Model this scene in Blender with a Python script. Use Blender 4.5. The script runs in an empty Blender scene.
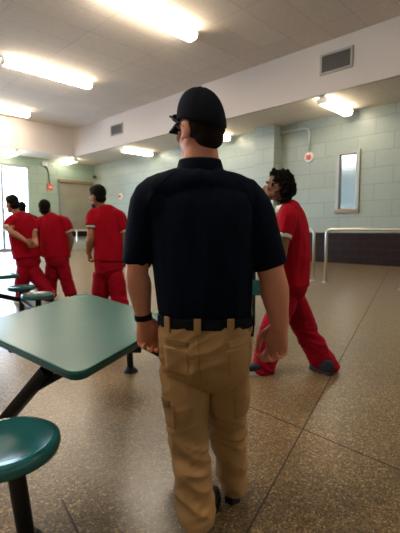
import bpy, bmesh, math, random
from mathutils import Vector, Matrix, noise
from mathutils.bvhtree import BVHTree
random.seed(7)
C = bpy.context.scene.collection
V = Vector
# ------------------------------------------------------------------ frame of the place
# View frame: x right, y ahead of the photographer, z up.  The room itself is turned
# 45.7 degrees, so its walls are axis aligned in the world.
YAW = math.radians(-45.7)
CA, SA = math.cos(YAW), math.sin(YAW)
CAMH = 1.24
PITCH = math.radians(5.19)
FPX = 402.0
def W(x, y, z=0.0):                    # view frame -> world
    return V((CA*x - SA*y, SA*x + CA*y, z))
def ray(px, py):
    u = (px-200)/FPX; v = (266.5-py)/FPX
    return u, math.cos(PITCH)+v*math.sin(PITCH), v*math.cos(PITCH)-math.sin(PITCH)
def J(px, py, Y):                      # measured point at a distance Y ahead, view frame
    r = ray(px, py); t = Y/r[1]
    return V((r[0]*t, Y, CAMH+r[2]*t))
def onz(px, py, z):
    r = ray(px, py); t = (z-CAMH)/r[2]
    return V((r[0]*t, r[1]*t, z))
def on_wall(px, py, axis, val):        # world point on a wall plane
    r = ray(px, py); d = W(r[0], r[1], r[2])
    t = val/d[axis]
    return V((d.x*t, d.y*t, CAMH+d.z*t))

# ------------------------------------------------------------------ materials
MATS = {}
def nt(name):
    m = bpy.data.materials.new(name); m.use_nodes = True
    n = m.node_tree; b = n.nodes['Principled BSDF']
    return m, n, b
def mat(name, col, rough=0.6, metal=0.0, spec=0.5, bump=0.0, bscale=60, var=0.0, vscale=8, sheen=0.0, sss=0.0, coat=0.0, stretch=None):
    if name in MATS: return MATS[name]
    m, n, b = nt(name)
    b.inputs['Base Color'].default_value = (*col, 1)
    b.inputs['Roughness'].default_value = rough
    b.inputs['Metallic'].default_value = metal
    b.inputs['Specular IOR Level'].default_value = spec
    b.inputs['Sheen Weight'].default_value = sheen
    b.inputs['Coat Weight'].default_value = coat
    b.inputs['Subsurface Weight'].default_value = sss
    if sss: b.inputs['Subsurface Radius'].default_value = (.02, .008, .004)
    tc = n.nodes.new('ShaderNodeTexCoord')
    src = tc.outputs['Object']
    if stretch:
        mp = n.nodes.new('ShaderNodeMapping'); mp.inputs['Scale'].default_value = stretch
        n.links.new(src, mp.inputs['Vector']); src = mp.outputs['Vector']
    if var:
        t = n.nodes.new('ShaderNodeTexNoise'); t.inputs['Scale'].default_value = vscale; t.inputs['Detail'].default_value = 5
        n.links.new(src, t.inputs['Vector'])
        r = n.nodes.new('ShaderNodeMix'); r.data_type = 'RGBA'
        r.inputs['A'].default_value = (*[c*(1-var) for c in col], 1); r.inputs['B'].default_value = (*[min(1, c*(1+var)) for c in col], 1)
        n.links.new(t.outputs['Fac'], r.inputs['Factor']); n.links.new(r.outputs['Result'], b.inputs['Base Color'])
    if bump:
        t = n.nodes.new('ShaderNodeTexNoise'); t.inputs['Scale'].default_value = bscale; t.inputs['Detail'].default_value = 3
        n.links.new(src, t.inputs['Vector'])
        k = n.nodes.new('ShaderNodeBump'); k.inputs['Strength'].default_value = bump; k.inputs['Distance'].default_value = .01
        n.links.new(t.outputs['Fac'], k.inputs['Height']); n.links.new(k.outputs['Normal'], b.inputs['Normal'])
    MATS[name] = m; return m
def emis(name, col, s):
    m, n, b = nt(name)
    b.inputs['Base Color'].default_value = (.8, .8, .8, 1)
    b.inputs['Emission Color'].default_value = (*col, 1); b.inputs['Emission Strength'].default_value = s
    MATS[name] = m; return m
def block_mat(name, col, mortar, axes, bw, bh, rough, msize=.02, spec=.5, offset=.5, var=.04, speck=0, bias=0):
    m, n, b = nt(name)
    g = n.nodes.new('ShaderNodeNewGeometry'); s = n.nodes.new('ShaderNodeSeparateXYZ'); c = n.nodes.new('ShaderNodeCombineXYZ')
    n.links.new(g.outputs['Position'], s.inputs[0])
    n.links.new(s.outputs[axes[0]], c.inputs[0]); n.links.new(s.outputs[axes[1]], c.inputs[1])
    t = n.nodes.new('ShaderNodeTexBrick'); n.links.new(c.outputs[0], t.inputs['Vector'])
    t.inputs['Scale'].default_value = 1; t.inputs['Brick Width'].default_value = bw; t.inputs['Row Height'].default_value = bh
    t.inputs['Mortar Size'].default_value = msize; t.inputs['Mortar Smooth'].default_value = .3; t.offset = offset
    t.inputs['Color1'].default_value = (*[x*(1-var) for x in col], 1); t.inputs['Color2'].default_value = (*[x*(1+var) for x in col], 1)
    t.inputs['Mortar'].default_value = (*mortar, 1)
    out = t.outputs['Color']
    if speck:
        no = n.nodes.new('ShaderNodeTexNoise'); no.inputs['Scale'].default_value = 9; no.inputs['Detail'].default_value = 8
        n.links.new(g.outputs['Position'], no.inputs['Vector'])
        mr = n.nodes.new('ShaderNodeMapRange'); mr.inputs['To Min'].default_value = 1-speck; mr.inputs['To Max'].default_value = 1+speck
        n.links.new(no.outputs['Fac'], mr.inputs['Value'])
        mm = n.nodes.new('ShaderNodeVectorMath'); mm.operation = 'SCALE'
        n.links.new(out, mm.inputs[0]); n.links.new(mr.outputs[0], mm.inputs['Scale']); out = mm.outputs[0]
    n.links.new(out, b.inputs['Base Color'])
    b.inputs['Roughness'].default_value = rough; b.inputs['Specular IOR Level'].default_value = spec
    k = n.nodes.new('ShaderNodeBump'); k.inputs['Strength'].default_value = .25; k.inputs['Distance'].default_value = .02; k.invert = True
    n.links.new(t.outputs['Fac'], k.inputs['Height']); n.links.new(k.outputs['Normal'], b.inputs['Normal'])
    MATS[name] = m; return m
def terrazzo():
    m, n, b = nt('terrazzo')
    g = n.nodes.new('ShaderNodeNewGeometry'); P = g.outputs['Position']
    def vor(scale):
        v = n.nodes.new('ShaderNodeTexVoronoi'); v.inputs['Scale'].default_value = scale; n.links.new(P, v.inputs['Vector']); return v
    def ramp(src, stops):
        r = n.nodes.new('ShaderNodeValToRGB'); e = r.color_ramp.elements
        e[0].position, e[0].color = stops[0][0], (*stops[0][1], 1); e[1].position, e[1].color = stops[-1][0], (*stops[-1][1], 1)
        for p, c in stops[1:-1]:
            q = e.new(p); q.color = (*c, 1)
        n.links.new(src, r.inputs['Fac']); return r.outputs['Color']
    v1 = vor(115); s1 = n.nodes.new('ShaderNodeSeparateColor'); n.links.new(v1.outputs['Color'], s1.inputs[0])
    c1 = ramp(s1.outputs[0], [(0, (.012, .009, .006)), (.28, (.080, .057, .033)), (.62, (.165, .120, .070)), (.88, (.28, .205, .12)), (1, (.55, .43, .27))])
    v2 = vor(270); s2 = n.nodes.new('ShaderNodeSeparateColor'); n.links.new(v2.outputs['Color'], s2.inputs[0])
    c2 = ramp(s2.outputs[1], [(0, (.03, .022, .013)), (.5, (.14, .10, .062)), (1, (.36, .28, .19))])
    mx = n.nodes.new('ShaderNodeMix'); mx.data_type = 'RGBA'; mx.inputs['Factor'].default_value = .35
    n.links.new(c1, mx.inputs['A']); n.links.new(c2, mx.inputs['B'])
    no = n.nodes.new('ShaderNodeTexNoise'); no.inputs['Scale'].default_value = 1.1; no.inputs['Detail'].default_value = 6; n.links.new(P, no.inputs['Vector'])
    mr = n.nodes.new('ShaderNodeMapRange'); mr.inputs['From Min'].default_value = .3; mr.inputs['From Max'].default_value = .7
    mr.inputs['To Min'].default_value = .90; mr.inputs['To Max'].default_value = 1.10; n.links.new(no.outputs['Fac'], mr.inputs['Value'])
    mm = n.nodes.new('ShaderNodeVectorMath'); mm.operation = 'SCALE'; n.links.new(mx.outputs['Result'], mm.inputs[0]); n.links.new(mr.outputs[0], mm.inputs['Scale'])
    wm = n.nodes.new('ShaderNodeVectorMath'); wm.operation = 'MULTIPLY'; wm.inputs[1].default_value = (1.03, .955, .82); n.links.new(mm.outputs[0], wm.inputs[0])
    n.links.new(wm.outputs[0], b.inputs['Base Color'])
    rr = n.nodes.new('ShaderNodeMapRange'); rr.inputs['To Min'].default_value = .27; rr.inputs['To Max'].default_value = .35; n.links.new(no.outputs['Fac'], rr.inputs['Value'])
    n.links.new(rr.outputs[0], b.inputs['Roughness']); b.inputs['Specular IOR Level'].default_value = .38
    MATS['terrazzo'] = m; return m

terrazzo()
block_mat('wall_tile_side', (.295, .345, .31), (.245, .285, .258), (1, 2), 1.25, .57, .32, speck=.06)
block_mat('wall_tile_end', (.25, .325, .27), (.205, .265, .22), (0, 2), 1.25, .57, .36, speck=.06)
block_mat('dark_tile_side', (.014, .006, .006), (.026, .014, .012), (1, 2), .62, .28, .5, spec=.15)
block_mat('dark_tile_end', (.014, .006, .006), (.026, .014, .012), (0, 2), .62, .28, .5, spec=.15)
block_mat('ceiling_tile', (.62, .54, .465), (.50, .435, .37), (0, 1), 2.2, 1.0, .9, msize=.014, offset=0, speck=.10, spec=.1)
block_mat('low_ceiling_tile', (.66, .60, .51), (.55, .5, .43), (0, 1), 1.2, 1.2, .9, msize=.012, offset=0, speck=.06, spec=.1)
mat('soffit_paint', (.50, .45, .43), .75, var=.05, vscale=.5, spec=.2)
mat('outer_wall', (.45, .52, .46), .6)
mat('joint', (.05, .038, .025), .8)
mat('aluminium', (.42, .44, .46), .35, .8)
mat('steel_rail', (.62, .60, .56), .32, .9, bump=.05)
mat('fixture_metal', (.75, .72, .66), .5)
mat('teal_top', (.024, .125, .112), .27, spec=.07, var=.14, vscale=3.0, bump=.04, bscale=9)
mat('teal_edge', (.006, .06, .065), .3, spec=.5)
mat('teal_seat', (.008, .098, .105), .25, spec=.4, coat=.15)
mat('black_metal', (.006, .006, .008), .4, 0, spec=.25, bump=.1, bscale=90)
mat('vent_metal', (.30, .285, .265), .6)
mat('vent_slat', (.12, .11, .10), .6)
mat('vent_dark', (.05, .048, .045), .8)
mat('red_plastic', (.62, .06, .05), .35)
mat('white_plastic', (.75, .73, .70), .4)
mat('conduit', (.50, .54, .50), .5, .3)
mat('brown_metal', (.27, .19, .12), .45, .5, var=.3, vscale=5)
mat('grey_metal', (.30, .31, .30), .4, .7)
mat('steel_door', (.36, .32, .25), .35, .6, var=.3, vscale=1.2)
mat('navy_shirt', (.0018, .0045, .014), .9, spec=.08, sheen=.01, bump=.25, bscale=300)
mat('navy_seam', (.0022, .0035, .009), .9, spec=.1)
mat('khaki', (.36, .20, .088), .85, spec=.15, bump=.3, bscale=260, var=.08, vscale=12)
mat('khaki_dark', (.24, .135, .062), .9, spec=.1)
mat('khaki_light', (.38, .23, .12), .85, spec=.15)
mat('inmate_red', (.33, .003, .014), .85, spec=.08, sheen=0, bump=.3, bscale=180, var=.1, vscale=10)
mat('inmate_red_trousers', (.27, .003, .014), .85, spec=.08, bump=.3, bscale=180, var=.1, vscale=10)
mat('white_cotton', (.78, .75, .70), .9)
mat('cap_cloth', (.006, .0075, .014), .9, spec=.08, bump=.35, bscale=350)
mat('belt_leather', (.003, .005, .010), .6, spec=.12)
mat('skin_fair', (.60, .23, .145), .55, spec=.35, var=.12, vscale=14, bump=.12, bscale=120, sss=.08)
mat('skin_tan', (.34, .15, .09), .55, spec=.35, var=.1, vscale=14, sss=.05)
mat('skin_brown', (.20, .085, .05), .5, spec=.4, var=.12, vscale=14, sss=.05)
mat('hair_dark', (.006, .0045, .004), .75, spec=.12, bump=1.0, bscale=160, stretch=(1, 1, .35))
mat('hair_short', (.022, .012, .009), .85, spec=.1, bump=1.0, bscale=260)
mat('eye_white', (.7, .68, .64), .2); mat('eye_dark', (.03, .015, .01), .15)
mat('lip', (.30, .10, .08), .5)
mat('shoe_black', (.008, .008, .012), .4, bump=.1); mat('sole_dark', (.012, .012, .014), .7)
mat('shoe_blue', (.006, .011, .03), .6); mat('sole_white', (.6, .6, .62), .6)
mat('lens', (.01, .01, .012), .08, spec=.9)
mat('asphalt', (.45, .47, .5), .9); mat('outside_wall', (.6, .64, .7), .9)
mat('cap_plastic', (.85, .80, .68), .5)
emis('tube_light', (1.0, .88, .70), 28.0)
emis('tube_light_dim', (1.0, .87, .66), 10.0)
# clear glass that lets daylight through
m, n, b = nt('window_glass')
tr = n.nodes.new('ShaderNodeBsdfTransparent'); gl = n.nodes.new('ShaderNodeBsdfGlossy'); gl.inputs['Roughness'].default_value = .03
tr.inputs['Color'].default_value = (.92, .97, 1, 1)
mx = n.nodes.new('ShaderNodeMixShader'); mx.inputs[0].default_value = .06
n.links.new(tr.outputs[0], mx.inputs[1]); n.links.new(gl.outputs[0], mx.inputs[2])
n.links.new(mx.outputs[0], n.nodes['Material Output'].inputs['Surface']); MATS['window_glass'] = m

# ------------------------------------------------------------------ mesh helpers
def new_obj(name, bm, m, parent=None, smooth=False, origin=None, ang=None):
    me = bpy.data.meshes.new(name)
    bmesh.ops.recalc_face_normals(bm, faces=bm.faces)
    if origin is not None: bmesh.ops.translate(bm, verts=bm.verts, vec=-V(origin))
    if smooth:
        for f in bm.faces: f.smooth = True
    if ang is not None:
        for f in bm.faces: f.smooth = True
        for e in bm.edges:
            if len(e.link_faces) == 2 and e.calc_face_angle(0) > ang: e.smooth = False
    bm.to_mesh(me); bm.free()
    o = bpy.data.objects.new(name, me); C.objects.link(o)
    if origin is not None and parent is None: o.location = origin
    if m: me.materials.append(MATS[m])
    if parent: o.parent = parent
    return o
def tag(o, label=None, cat=None, group=None, kind=None):
    if label: o['label'] = label
    if cat: o['category'] = cat
    if group: o['group'] = group
    if kind: o['kind'] = kind
    return o
def root(name, loc, rz, label, cat, group=None):
    o = bpy.data.objects.new(name, None); C.objects.link(o); o.location = loc; o.rotation_euler = (0, 0, rz)
    o.empty_display_size = .2
    return tag(o, label, cat, group)
def box(bm, lo, hi, bevel=0.0, M=None):
    v = [bm.verts.new(V((x, y, z))) for x in (lo[0], hi[0]) for y in (lo[1], hi[1]) for z in (lo[2], hi[2])]
    fs = [bm.faces.new([v[i] for i in q]) for q in ((0,1,3,2), (4,6,7,5), (0,4,5,1), (2,3,7,6), (0,2,6,4), (1,5,7,3))]
    if bevel:
        es = list({e for f in fs for e in f.edges})
        r = bmesh.ops.bevel(bm, geom=es, offset=bevel, segments=2, affect='EDGES', profile=.6)
        v = list({x for f in r['faces'] for x in f.verts} | {x for x in v if x.is_valid})
    if M is not None:
        for x in v: x.co = M @ x.co
def struct(name, lo, hi, m, parent=None):
    bm = bmesh.new(); box(bm, lo, hi)
    o = new_obj(name, bm, m, parent)
    if parent is None: tag(o, kind='structure')
    return o
def catmull(P, k):
    out = []
    n = len(P)
    for i in range(n-1):
        p0, p1, p2, p3 = P[max(i-1, 0)], P[i], P[i+1], P[min(i+2, n-1)]
        for j in range(k):
            t = j/k
            out.append(tuple(.5*((2*b)+(-a+c)*t+(2*a-5*b+4*c-d)*t*t+(-a+3*b-3*c+d)*t**3) for a, b, c, d in zip(p0, p1, p2, p3)))
    out.append(tuple(P[-1])); return out
def loft(bm, pts, rads, side=(1, 0, 0), n=22, sub=4, ex=2.0, round_ends=True, endk=.5):
    """closed tube of elliptic sections; rads = radius or (across, through)"""
    R = [(r, r) if not isinstance(r, (tuple, list)) else r for r in rads]
    D = catmull([(*p, *r) for p, r in zip(pts, R)], sub) if sub > 1 else [(*p, *r) for p, r in zip(pts, R)]
    P = [V(d[:3]) for d in D]; Q = [(max(d[3], .0005), max(d[4], .0005)) for d in D]
    side = V(side)
    rings = []
    def ring(c, t, ra, rb):
        s = (side - t*side.dot(t)).normalized(); o = t.cross(s)
        vs = []
        for k in range(n):
            a = 2*math.pi*k/n; ca, sa = math.cos(a), math.sin(a)
            e = 2/ex
            x = math.copysign(abs(ca)**e, ca)*ra; y = math.copysign(abs(sa)**e, sa)*rb
            vs.append(bm.verts.new(c + s*x + o*y))
        rings.append(vs)
    T = []
    for i in range(len(P)):
        t = (P[min(i+1, len(P)-1)]-P[max(i-1, 0)]).normalized(); T.append(t)
    k = endk
    if round_ends:
        rr = min(Q[0])
        for a in (80, 55, 28):
            ring(P[0]-T[0]*rr*k*math.sin(math.radians(a)), T[0], Q[0][0]*math.cos(math.radians(a)), Q[0][1]*math.cos(math.radians(a)))
    for p, t, q in zip(P, T, Q): ring(p, t, *q)
    if round_ends:
        rr = min(Q[-1])
        for a in (28, 55, 80):
            ring(P[-1]+T[-1]*rr*k*math.sin(math.radians(a)), T[-1], Q[-1][0]*math.cos(math.radians(a)), Q[-1][1]*math.cos(math.radians(a)))
    for a, b2 in zip(rings, rings[1:]):
        for i in range(n): bm.faces.new((a[i], a[(i+1) % n], b2[(i+1) % n], b2[i]))
    bm.faces.new(rings[0][::-1]); bm.faces.new(rings[-1])
def ell(bm, c, r, M=None, u=20, v=12):
    mt = Matrix.Translation(V(c)) @ Matrix.Diagonal((*r, 1))
    if M is not None: mt = M @ mt
    bmesh.ops.create_uvsphere(bm, u_segments=u, v_segments=v, radius=1, matrix=mt)
def tube(bm, pts, r, n=12, sub=1): loft(bm, pts, [r]*len(pts), side=(.31, .27, .91), n=n, sub=sub, round_ends=False)
def solidify_remesh(name, bm, m, parent, voxel, smooth=3, disp=None, fac=.5):
    """union of overlapping closed forms -> one continuous surface"""
    bmesh.ops.recalc_face_normals(bm, faces=bm.faces)
    me = bpy.data.meshes.new('tmp'); bm.to_mesh(me); bm.free()
    o = bpy.data.objects.new('tmp', me); C.objects.link(o)
    r = o.modifiers.new('r', 'REMESH'); r.mode = 'VOXEL'; r.voxel_size = voxel; r.adaptivity = 0
    if smooth:
        s = o.modifiers.new('s', 'SMOOTH'); s.iterations = smooth; s.factor = fac
    dg = bpy.context.evaluated_depsgraph_get(); dg.update()
    out = bpy.data.meshes.new_from_object(o.evaluated_get(dg))
    bpy.data.objects.remove(o); bpy.data.meshes.remove(me)
    if disp:
        nn = [v.normal.copy() for v in out.vertices]
        for v, k in zip(out.vertices, nn): v.co = v.co + k*disp(v.co, k)
    for p in out.polygons: p.use_smooth = True
    out.name = name; out.materials.clear(); out.materials.append(MATS[m])
    ob = bpy.data.objects.new(name, out); C.objects.link(ob)
    if parent: ob.parent = parent
    return ob
def bvh_of(o):
    return BVHTree.FromPolygons([v.co for v in o.data.vertices], [tuple(p.vertices) for p in o.data.polygons])
def patch(name, bvh, quad, m, parent, direction=(0, 1, 0), th=.003, nu=10, nv=10, start=1.0):
    """a cloth patch laid on a surface: quad = 4 points (view-local) projected along direction"""
    bm = bmesh.new(); d = V(direction).normalized(); top, bot = [], []
    for j in range(nv+1):
        rt, rb = [], []
        for i in range(nu+1):
            u, v = i/nu, j/nv
            p = (1-v)*((1-u)*V(quad[0])+u*V(quad[1])) + v*((1-u)*V(quad[3])+u*V(quad[2]))
            h = bvh.ray_cast(p-d*start, d)
            if h[0] is None: rt.append(None); rb.append(None); continue
            nn = h[1] if h[1].dot(d) < 0 else -h[1]
            rt.append(bm.verts.new(h[0]+nn*th)); rb.append(bm.verts.new(h[0]-nn*.002))
        top.append(rt); bot.append(rb)
    for j in range(nv):
        for i in range(nu):
            for g in (top, bot):
                q = [g[j][i], g[j][i+1], g[j+1][i+1], g[j+1][i]]
                if None not in q: bm.faces.new(q)
    be = [e for e in bm.edges if len(e.link_faces) == 1]
    es = set(be)
    idx = {}
    for a, b2 in zip(top, bot):
        for x, y in zip(a, b2):
            if x is not None: idx[x] = y
    for e in be:
        a, b2 = e.verts
        if a in idx and b2 in idx and len(e.link_faces) == 1:
            try: bm.faces.new((a, b2, idx[b2], idx[a]))
            except ValueError: pass
    return new_obj(name, bm, m, parent, smooth=True)
def seam(name, bvh, pts, m, parent, direction=(0, 1, 0), r=.0018, start=1.0):
    d = V(direction).normalized(); P = []
    for p in catmull([tuple(q) for q in pts], 8):
        h = bvh.ray_cast(V(p)-d*start, d)
        if h[0] is not None: P.append(h[0]-d*r*.3)
    bm = bmesh.new()
    if len(P) > 2: tube(bm, P, r, n=6)
    return new_obj(name, bm, m, parent, smooth=True)

# ------------------------------------------------------------------ the room
XR, YB, XS, YS = 14.5, 23.9, 12.05, 22.0
XL, YN = -9.0, -7.0
HLOW, HTOP = 5.49, 7.05
struct('floor', (XL-.2, YN-.2, -.2), (XR+.2, YB+.2, 0), 'terrazzo')
struct('ceiling', (XL-.2, YN-.2, HTOP), (XS+.0, YS+.0, HTOP+.2), 'ceiling_tile')
bm = bmesh.new(); box(bm, (XS+.15, YN-.2, HLOW), (XR+.2, YB+.2, HLOW+.2)); box(bm, (XL-.2, YS+.15, HLOW), (XS+.15, YB+.2, HLOW+.2))
tag(new_obj('ceiling_lower', bm, 'low_ceiling_tile'), kind='structure')
bm = bmesh.new(); box(bm, (XS, YN-.2, HLOW), (XS+.15, YS+.15, HTOP+.2))
tag(new_obj('trim_1', bm, 'soffit_paint'), kind='structure')
bm = bmesh.new(); box(bm, (XL-.2, YS, HLOW), (XS, YS+.15, HTOP+.2))
tag(new_obj('trim_2', bm, 'soffit_paint'), kind='structure')

# right wall with a window opening
wl0 = on_wall(338.5, 152, 0, XR); wl1 = on_wall(361, 150, 0, XR); wb = on_wall(334, 213, 0, XR)
wy1, wy0 = wl0.y-.0, wl1.y; wz0, wz1 = wb.z, wl0.z
wy1 = (wl0.y+wb.y)/2
BAND = 1.14
bm = bmesh.new()
for lo, hi in (((XR, YN-.2, BAND), (XR+.2, wy0, HLOW)), ((XR, wy1, BAND), (XR+.2, YB+.2, HLOW)), ((XR, wy0, BAND), (XR+.2, wy1, wz0)), ((XR, wy0, wz1), (XR+.2, wy1, HLOW))):
    box(bm, lo, hi)
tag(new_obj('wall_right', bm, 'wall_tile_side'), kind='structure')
struct('baseboard_right', (XR-.01, YN, 0), (XR+.2, YB, BAND), 'dark_tile_side')
# back wall with big glazed opening on the left
GX0, GX1, GZ = -7.5, 10.15, 4.95
bm = bmesh.new()
box(bm, (GX1, YB, 0), (XR, YB+.2, HLOW)); box(bm, (GX0, YB, GZ), (GX1, YB+.2, HLOW)); box(bm, (XL-.2, YB, 0), (GX0, YB+.2, HLOW))
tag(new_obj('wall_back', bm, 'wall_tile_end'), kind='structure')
struct('baseboard_back', (GX1, YB-.01, 0), (XR-.01, YB, BAND), 'dark_tile_end')
bm = bmesh.new()
box(bm, (XL-.2, YN-.2, 0), (XL, YB, HTOP+.2)); tag(new_obj('wall_left', bm, 'outer_wall'), kind='structure')
bm = bmesh.new()
box(bm, (XL, YN-.2, 0), (XR, YN, HTOP+.2)); tag(new_obj('wall_front', bm, 'outer_wall'), kind='structure')
# pilaster on the right wall
p0 = on_wall(254, 200, 0, XR-.5); p1 = on_wall(273, 200, 0, XR-.5)
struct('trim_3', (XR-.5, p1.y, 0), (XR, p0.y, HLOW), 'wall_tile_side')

# storefront window: frame, mullions, panes
win = root('window_1', (0, YB+.1, 0), 0, None, None); win['kind'] = 'structure'
bm = bmesh.new()
mull = []
x = 8.62
while x > GX0+.3: mull.append(x); x -= 2.1
box(bm, (GX0, -.06, 0), (GX1, .06, .18)); box(bm, (GX0, -.06, GZ-.12), (GX1, .06, GZ)); box(bm, (GX1-.1, -.06, 0), (GX1, .06, GZ)); box(bm, (GX0, -.06, 0), (GX0+.1, .06, GZ))
new_obj('window_frame', bm, 'aluminium', win)
for x in mull:
    bm = bmesh.new(); box(bm, (x-.07, -.06, .18), (x+.07, .06, GZ-.12)); new_obj('mullion', bm, 'aluminium', win)
for a, b2 in zip([GX1-.1]+mull, mull+[GX0+.1]):
    bm = bmesh.new(); box(bm, (b2+(.07 if b2 in mull else 0), -.01, .18), (a-(.07 if a in mull else 0), .01, GZ-.12)); new_obj('pane', bm, 'window_glass', win)
# outside, seen blown out through the glass
o = struct('ground_outside', (-40, YB+.3, -.25), (40, YB+40, -.05), 'asphalt')
o = struct('wall_outside', (-30, YB+16, -.05), (30, YB+16.4, 3.2), 'outside_wall')

# observation window on the right wall
ow = root('window_2', (XR, (wy0+wy1)/2, wz0), 0, None, None); ow['kind'] = 'structure'
hw = (wy1-wy0)/2; hh = wz1-wz0
bm = bmesh.new(); f = .13
box(bm, (-.06, -hw, 0), (.16, -hw+f, hh), .01); box(bm, (-.06, hw-f, 0), (.16, hw, hh), .01); box(bm, (-.06, -hw+f, hh-f), (.16, hw-f, hh), .01)
new_obj('window_frame', bm, 'grey_metal', ow)
bm = bmesh.new(); box(bm, (-.08, -hw, -.02), (.16, hw, f), .01); new_obj('window_sill', bm, 'brown_metal', ow)
bm = bmesh.new(); box(bm, (.05, -hw+f, f), (.07, hw-f, hh-f)); 
m2, n2, b2_ = nt('mirror_glass'); b2_.inputs['Base Color'].default_value = (.55, .66, .78, 1); b2_.inputs['Metallic'].default_value = .85; b2_.inputs['Roughness'].default_value = .12; MATS['mirror_glass'] = m2
new_obj('pane', bm, 'mirror_glass', ow)

# floor joints
def floor_strip(name, a, b, w=.008):
    a = W(a.x, a.y); b = W(b.x, b.y); d = (b-a).normalized(); s = V((-d.y, d.x, 0))*w/2
    bm = bmesh.new()
    vs = [bm.verts.new(p+V((0, 0, z))) for z in (-.002, .0012) for p in (a-s, b-s, b+s, a+s)]
    for q in ((0,1,2,3), (4,5,6,7), (0,1,5,4), (1,2,6,5), (2,3,7,6), (3,0,4,7)): bm.faces.new([vs[i] for i in q])
    tag(new_obj(name, bm, 'joint'), kind='structure')
A0, A1 = onz(243, 540, 0), onz(385, 277, 0)
d = A1-A0
floor_strip('trim_4', A0-d*.15, A1+d*.25)
B0, B1 = onz(262, 412, 0), onz(400, 470, 0); d = B1-B0
floor_strip('trim_5', B0-d*.9, B1+d*1.2)
floor_strip('trim_6', onz(62, 500, 0), onz(84, 545, 0), .01)

# ------------------------------------------------------------------ ceiling lamps
def strip_light(loc, L, wdt, h, rz, label, group):
    glow = 'tube_light' if L > 3 else 'tube_light_dim'
    t = root('ceiling_light', loc, rz, label, 'ceiling light', group)
    bm = bmesh.new(); box(bm, (-L/2, -wdt*.28, -.06), (L/2, wdt*.28, 0), .01); new_obj('housing', bm, 'fixture_metal', t)
    bm = bmesh.new()
    prof = [(-wdt*.46, -.061), (-wdt*.5, -h*.5), (-wdt*.42, -h*.9), (-wdt*.3, -h), (wdt*.3, -h), (wdt*.42, -h*.9), (wdt*.5, -h*.5), (wdt*.46, -.061)]
    r0 = [bm.verts.new((-L/2+.03, a, b)) for a, b in prof]; r1 = [bm.verts.new((L/2-.03, a, b)) for a, b in prof]
    for i in range(8): bm.faces.new((r0[i], r0[(i+1) % 8], r1[(i+1) % 8], r1[i]))
    bm.faces.new(r0); bm.faces.new(r1); new_obj('diffuser', bm, glow, t)
    for s in (-1, 1):
        bm = bmesh.new(); x0, x1 = sorted((s*(L/2-.03), s*(L/2+.01)))
        e0 = [bm.verts.new((x0, a*1.01, b*1.01)) for a, b in prof]; e1 = [bm.verts.new((x1, a*1.01, b*1.01)) for a, b in prof]
        for i in range(8): bm.faces.new((e0[i], e0[(i+1) % 8], e1[(i+1) % 8], e1[i]))
        bm.faces.new(e0); bm.faces.new(e1); new_obj('end_cap', bm, 'cap_plastic', t)
    return t
names = {(8.83, 7.1): 'long glowing ceiling light nearest overhead, cut by the top of the picture',
         (14.6, 7.1): 'long glowing ceiling light at the left, second nearest, with warm halo on the tiles',
         (20.4, 7.1): 'long glowing ceiling light farthest back before the soffit at far left'}
for wy in (3.0, 8.83, 14.6, 20.4):
    for wx in (7.1, -1.5):
        if wy == 3.0 and wx == 7.1: continue
        lab = names.get((wy, wx), 'long fluorescent ceiling light over the part of the hall outside the picture')
        strip_light((wx, wy, HTOP), 3.3, .40, .25, 0, lab, None if (wy, wx) in names else 'ceiling lights out of view')
strip_light((7.1, -2.8, HTOP), 3.3, .40, .25, 0, 'long fluorescent ceiling light over the part of the hall outside the picture', 'ceiling lights out of view')
strip_light((13.15, 6.47, HLOW), 1.9, .36, .24, 0, 'short ceiling light under the low ceiling above the framed window', None)
strip_light((13.25, 12.1, HLOW), 1.9, .36, .24, 0, 'short ceiling light under the low ceiling just right of the capped head', None)
strip_light((13.25, 17.6, HLOW), 1.9, .36, .24, 0, 'short ceiling light under the low ceiling between the soffit vent and the cap', None)
strip_light((12.2, 23.0, HLOW), 1.7, .36, .24, math.pi/2, 'short ceiling light near the far corner above the steel shutter', None)
q = onz(2, 159, HLOW-.1); q = W(q.x, q.y)
strip_light((q.x-.3, 23.0, HLOW), 1.7, .36, .24, math.pi/2, 'short ceiling light above the bright window at far left edge', None)

# ------------------------------------------------------------------ vents on the soffit
def vent(px0, py0, px1, py1, label):
    a = on_wall(px0, (py0+py1)/2, 0, XS); b = on_wall(px1, (py0+py1)/2, 0, XS)
    ztop = on_wall((px0+px1)/2, py0, 0, XS).z; zbot = on_wall((px0+px1)/2, py1, 0, XS).z
    w_ = abs(a.y-b.y); h = ztop-zbot
    t = root('air_vent', (XS, (a.y+b.y)/2, zbot), 0, label, 'air vent')
    bm = bmesh.new(); e = h*.11
    for lo, hi in (((-.04, -w_/2, 0), (0, w_/2, e)), ((-.04, -w_/2, h-e), (0, w_/2, h)), ((-.04, -w_/2, e), (0, -w_/2+e, h-e)), ((-.04, w_/2-e, e), (0, w_/2, h-e))): box(bm, lo, hi)
    new_obj('frame', bm, 'vent_metal', t)
    bm = bmesh.new(); box(bm, (-.008, -w_/2+e, e), (-.002, w_/2-e, h-e)); new_obj('backing', bm, 'vent_dark', t)
    bm = bmesh.new(); k = 9
    for i in range(k):
        z = e+(i+.5)*(h-2*e)/k
        M = Matrix.Translation((-.022, 0, z)) @ Matrix.Rotation(.7, 4, 'Y')
        box(bm, (-.018, -w_/2+e, -.006), (.018, w_/2-e, .006), M=M)
    new_obj('grille', bm, 'vent_slat', t)
vent(320.5, 50.5, 353, 71.5, 'large louvred air vent high on the soffit at the upper right')
vent(111, 124, 123, 135, 'small louvred air vent on the soffit, far left of the cap')

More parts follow.
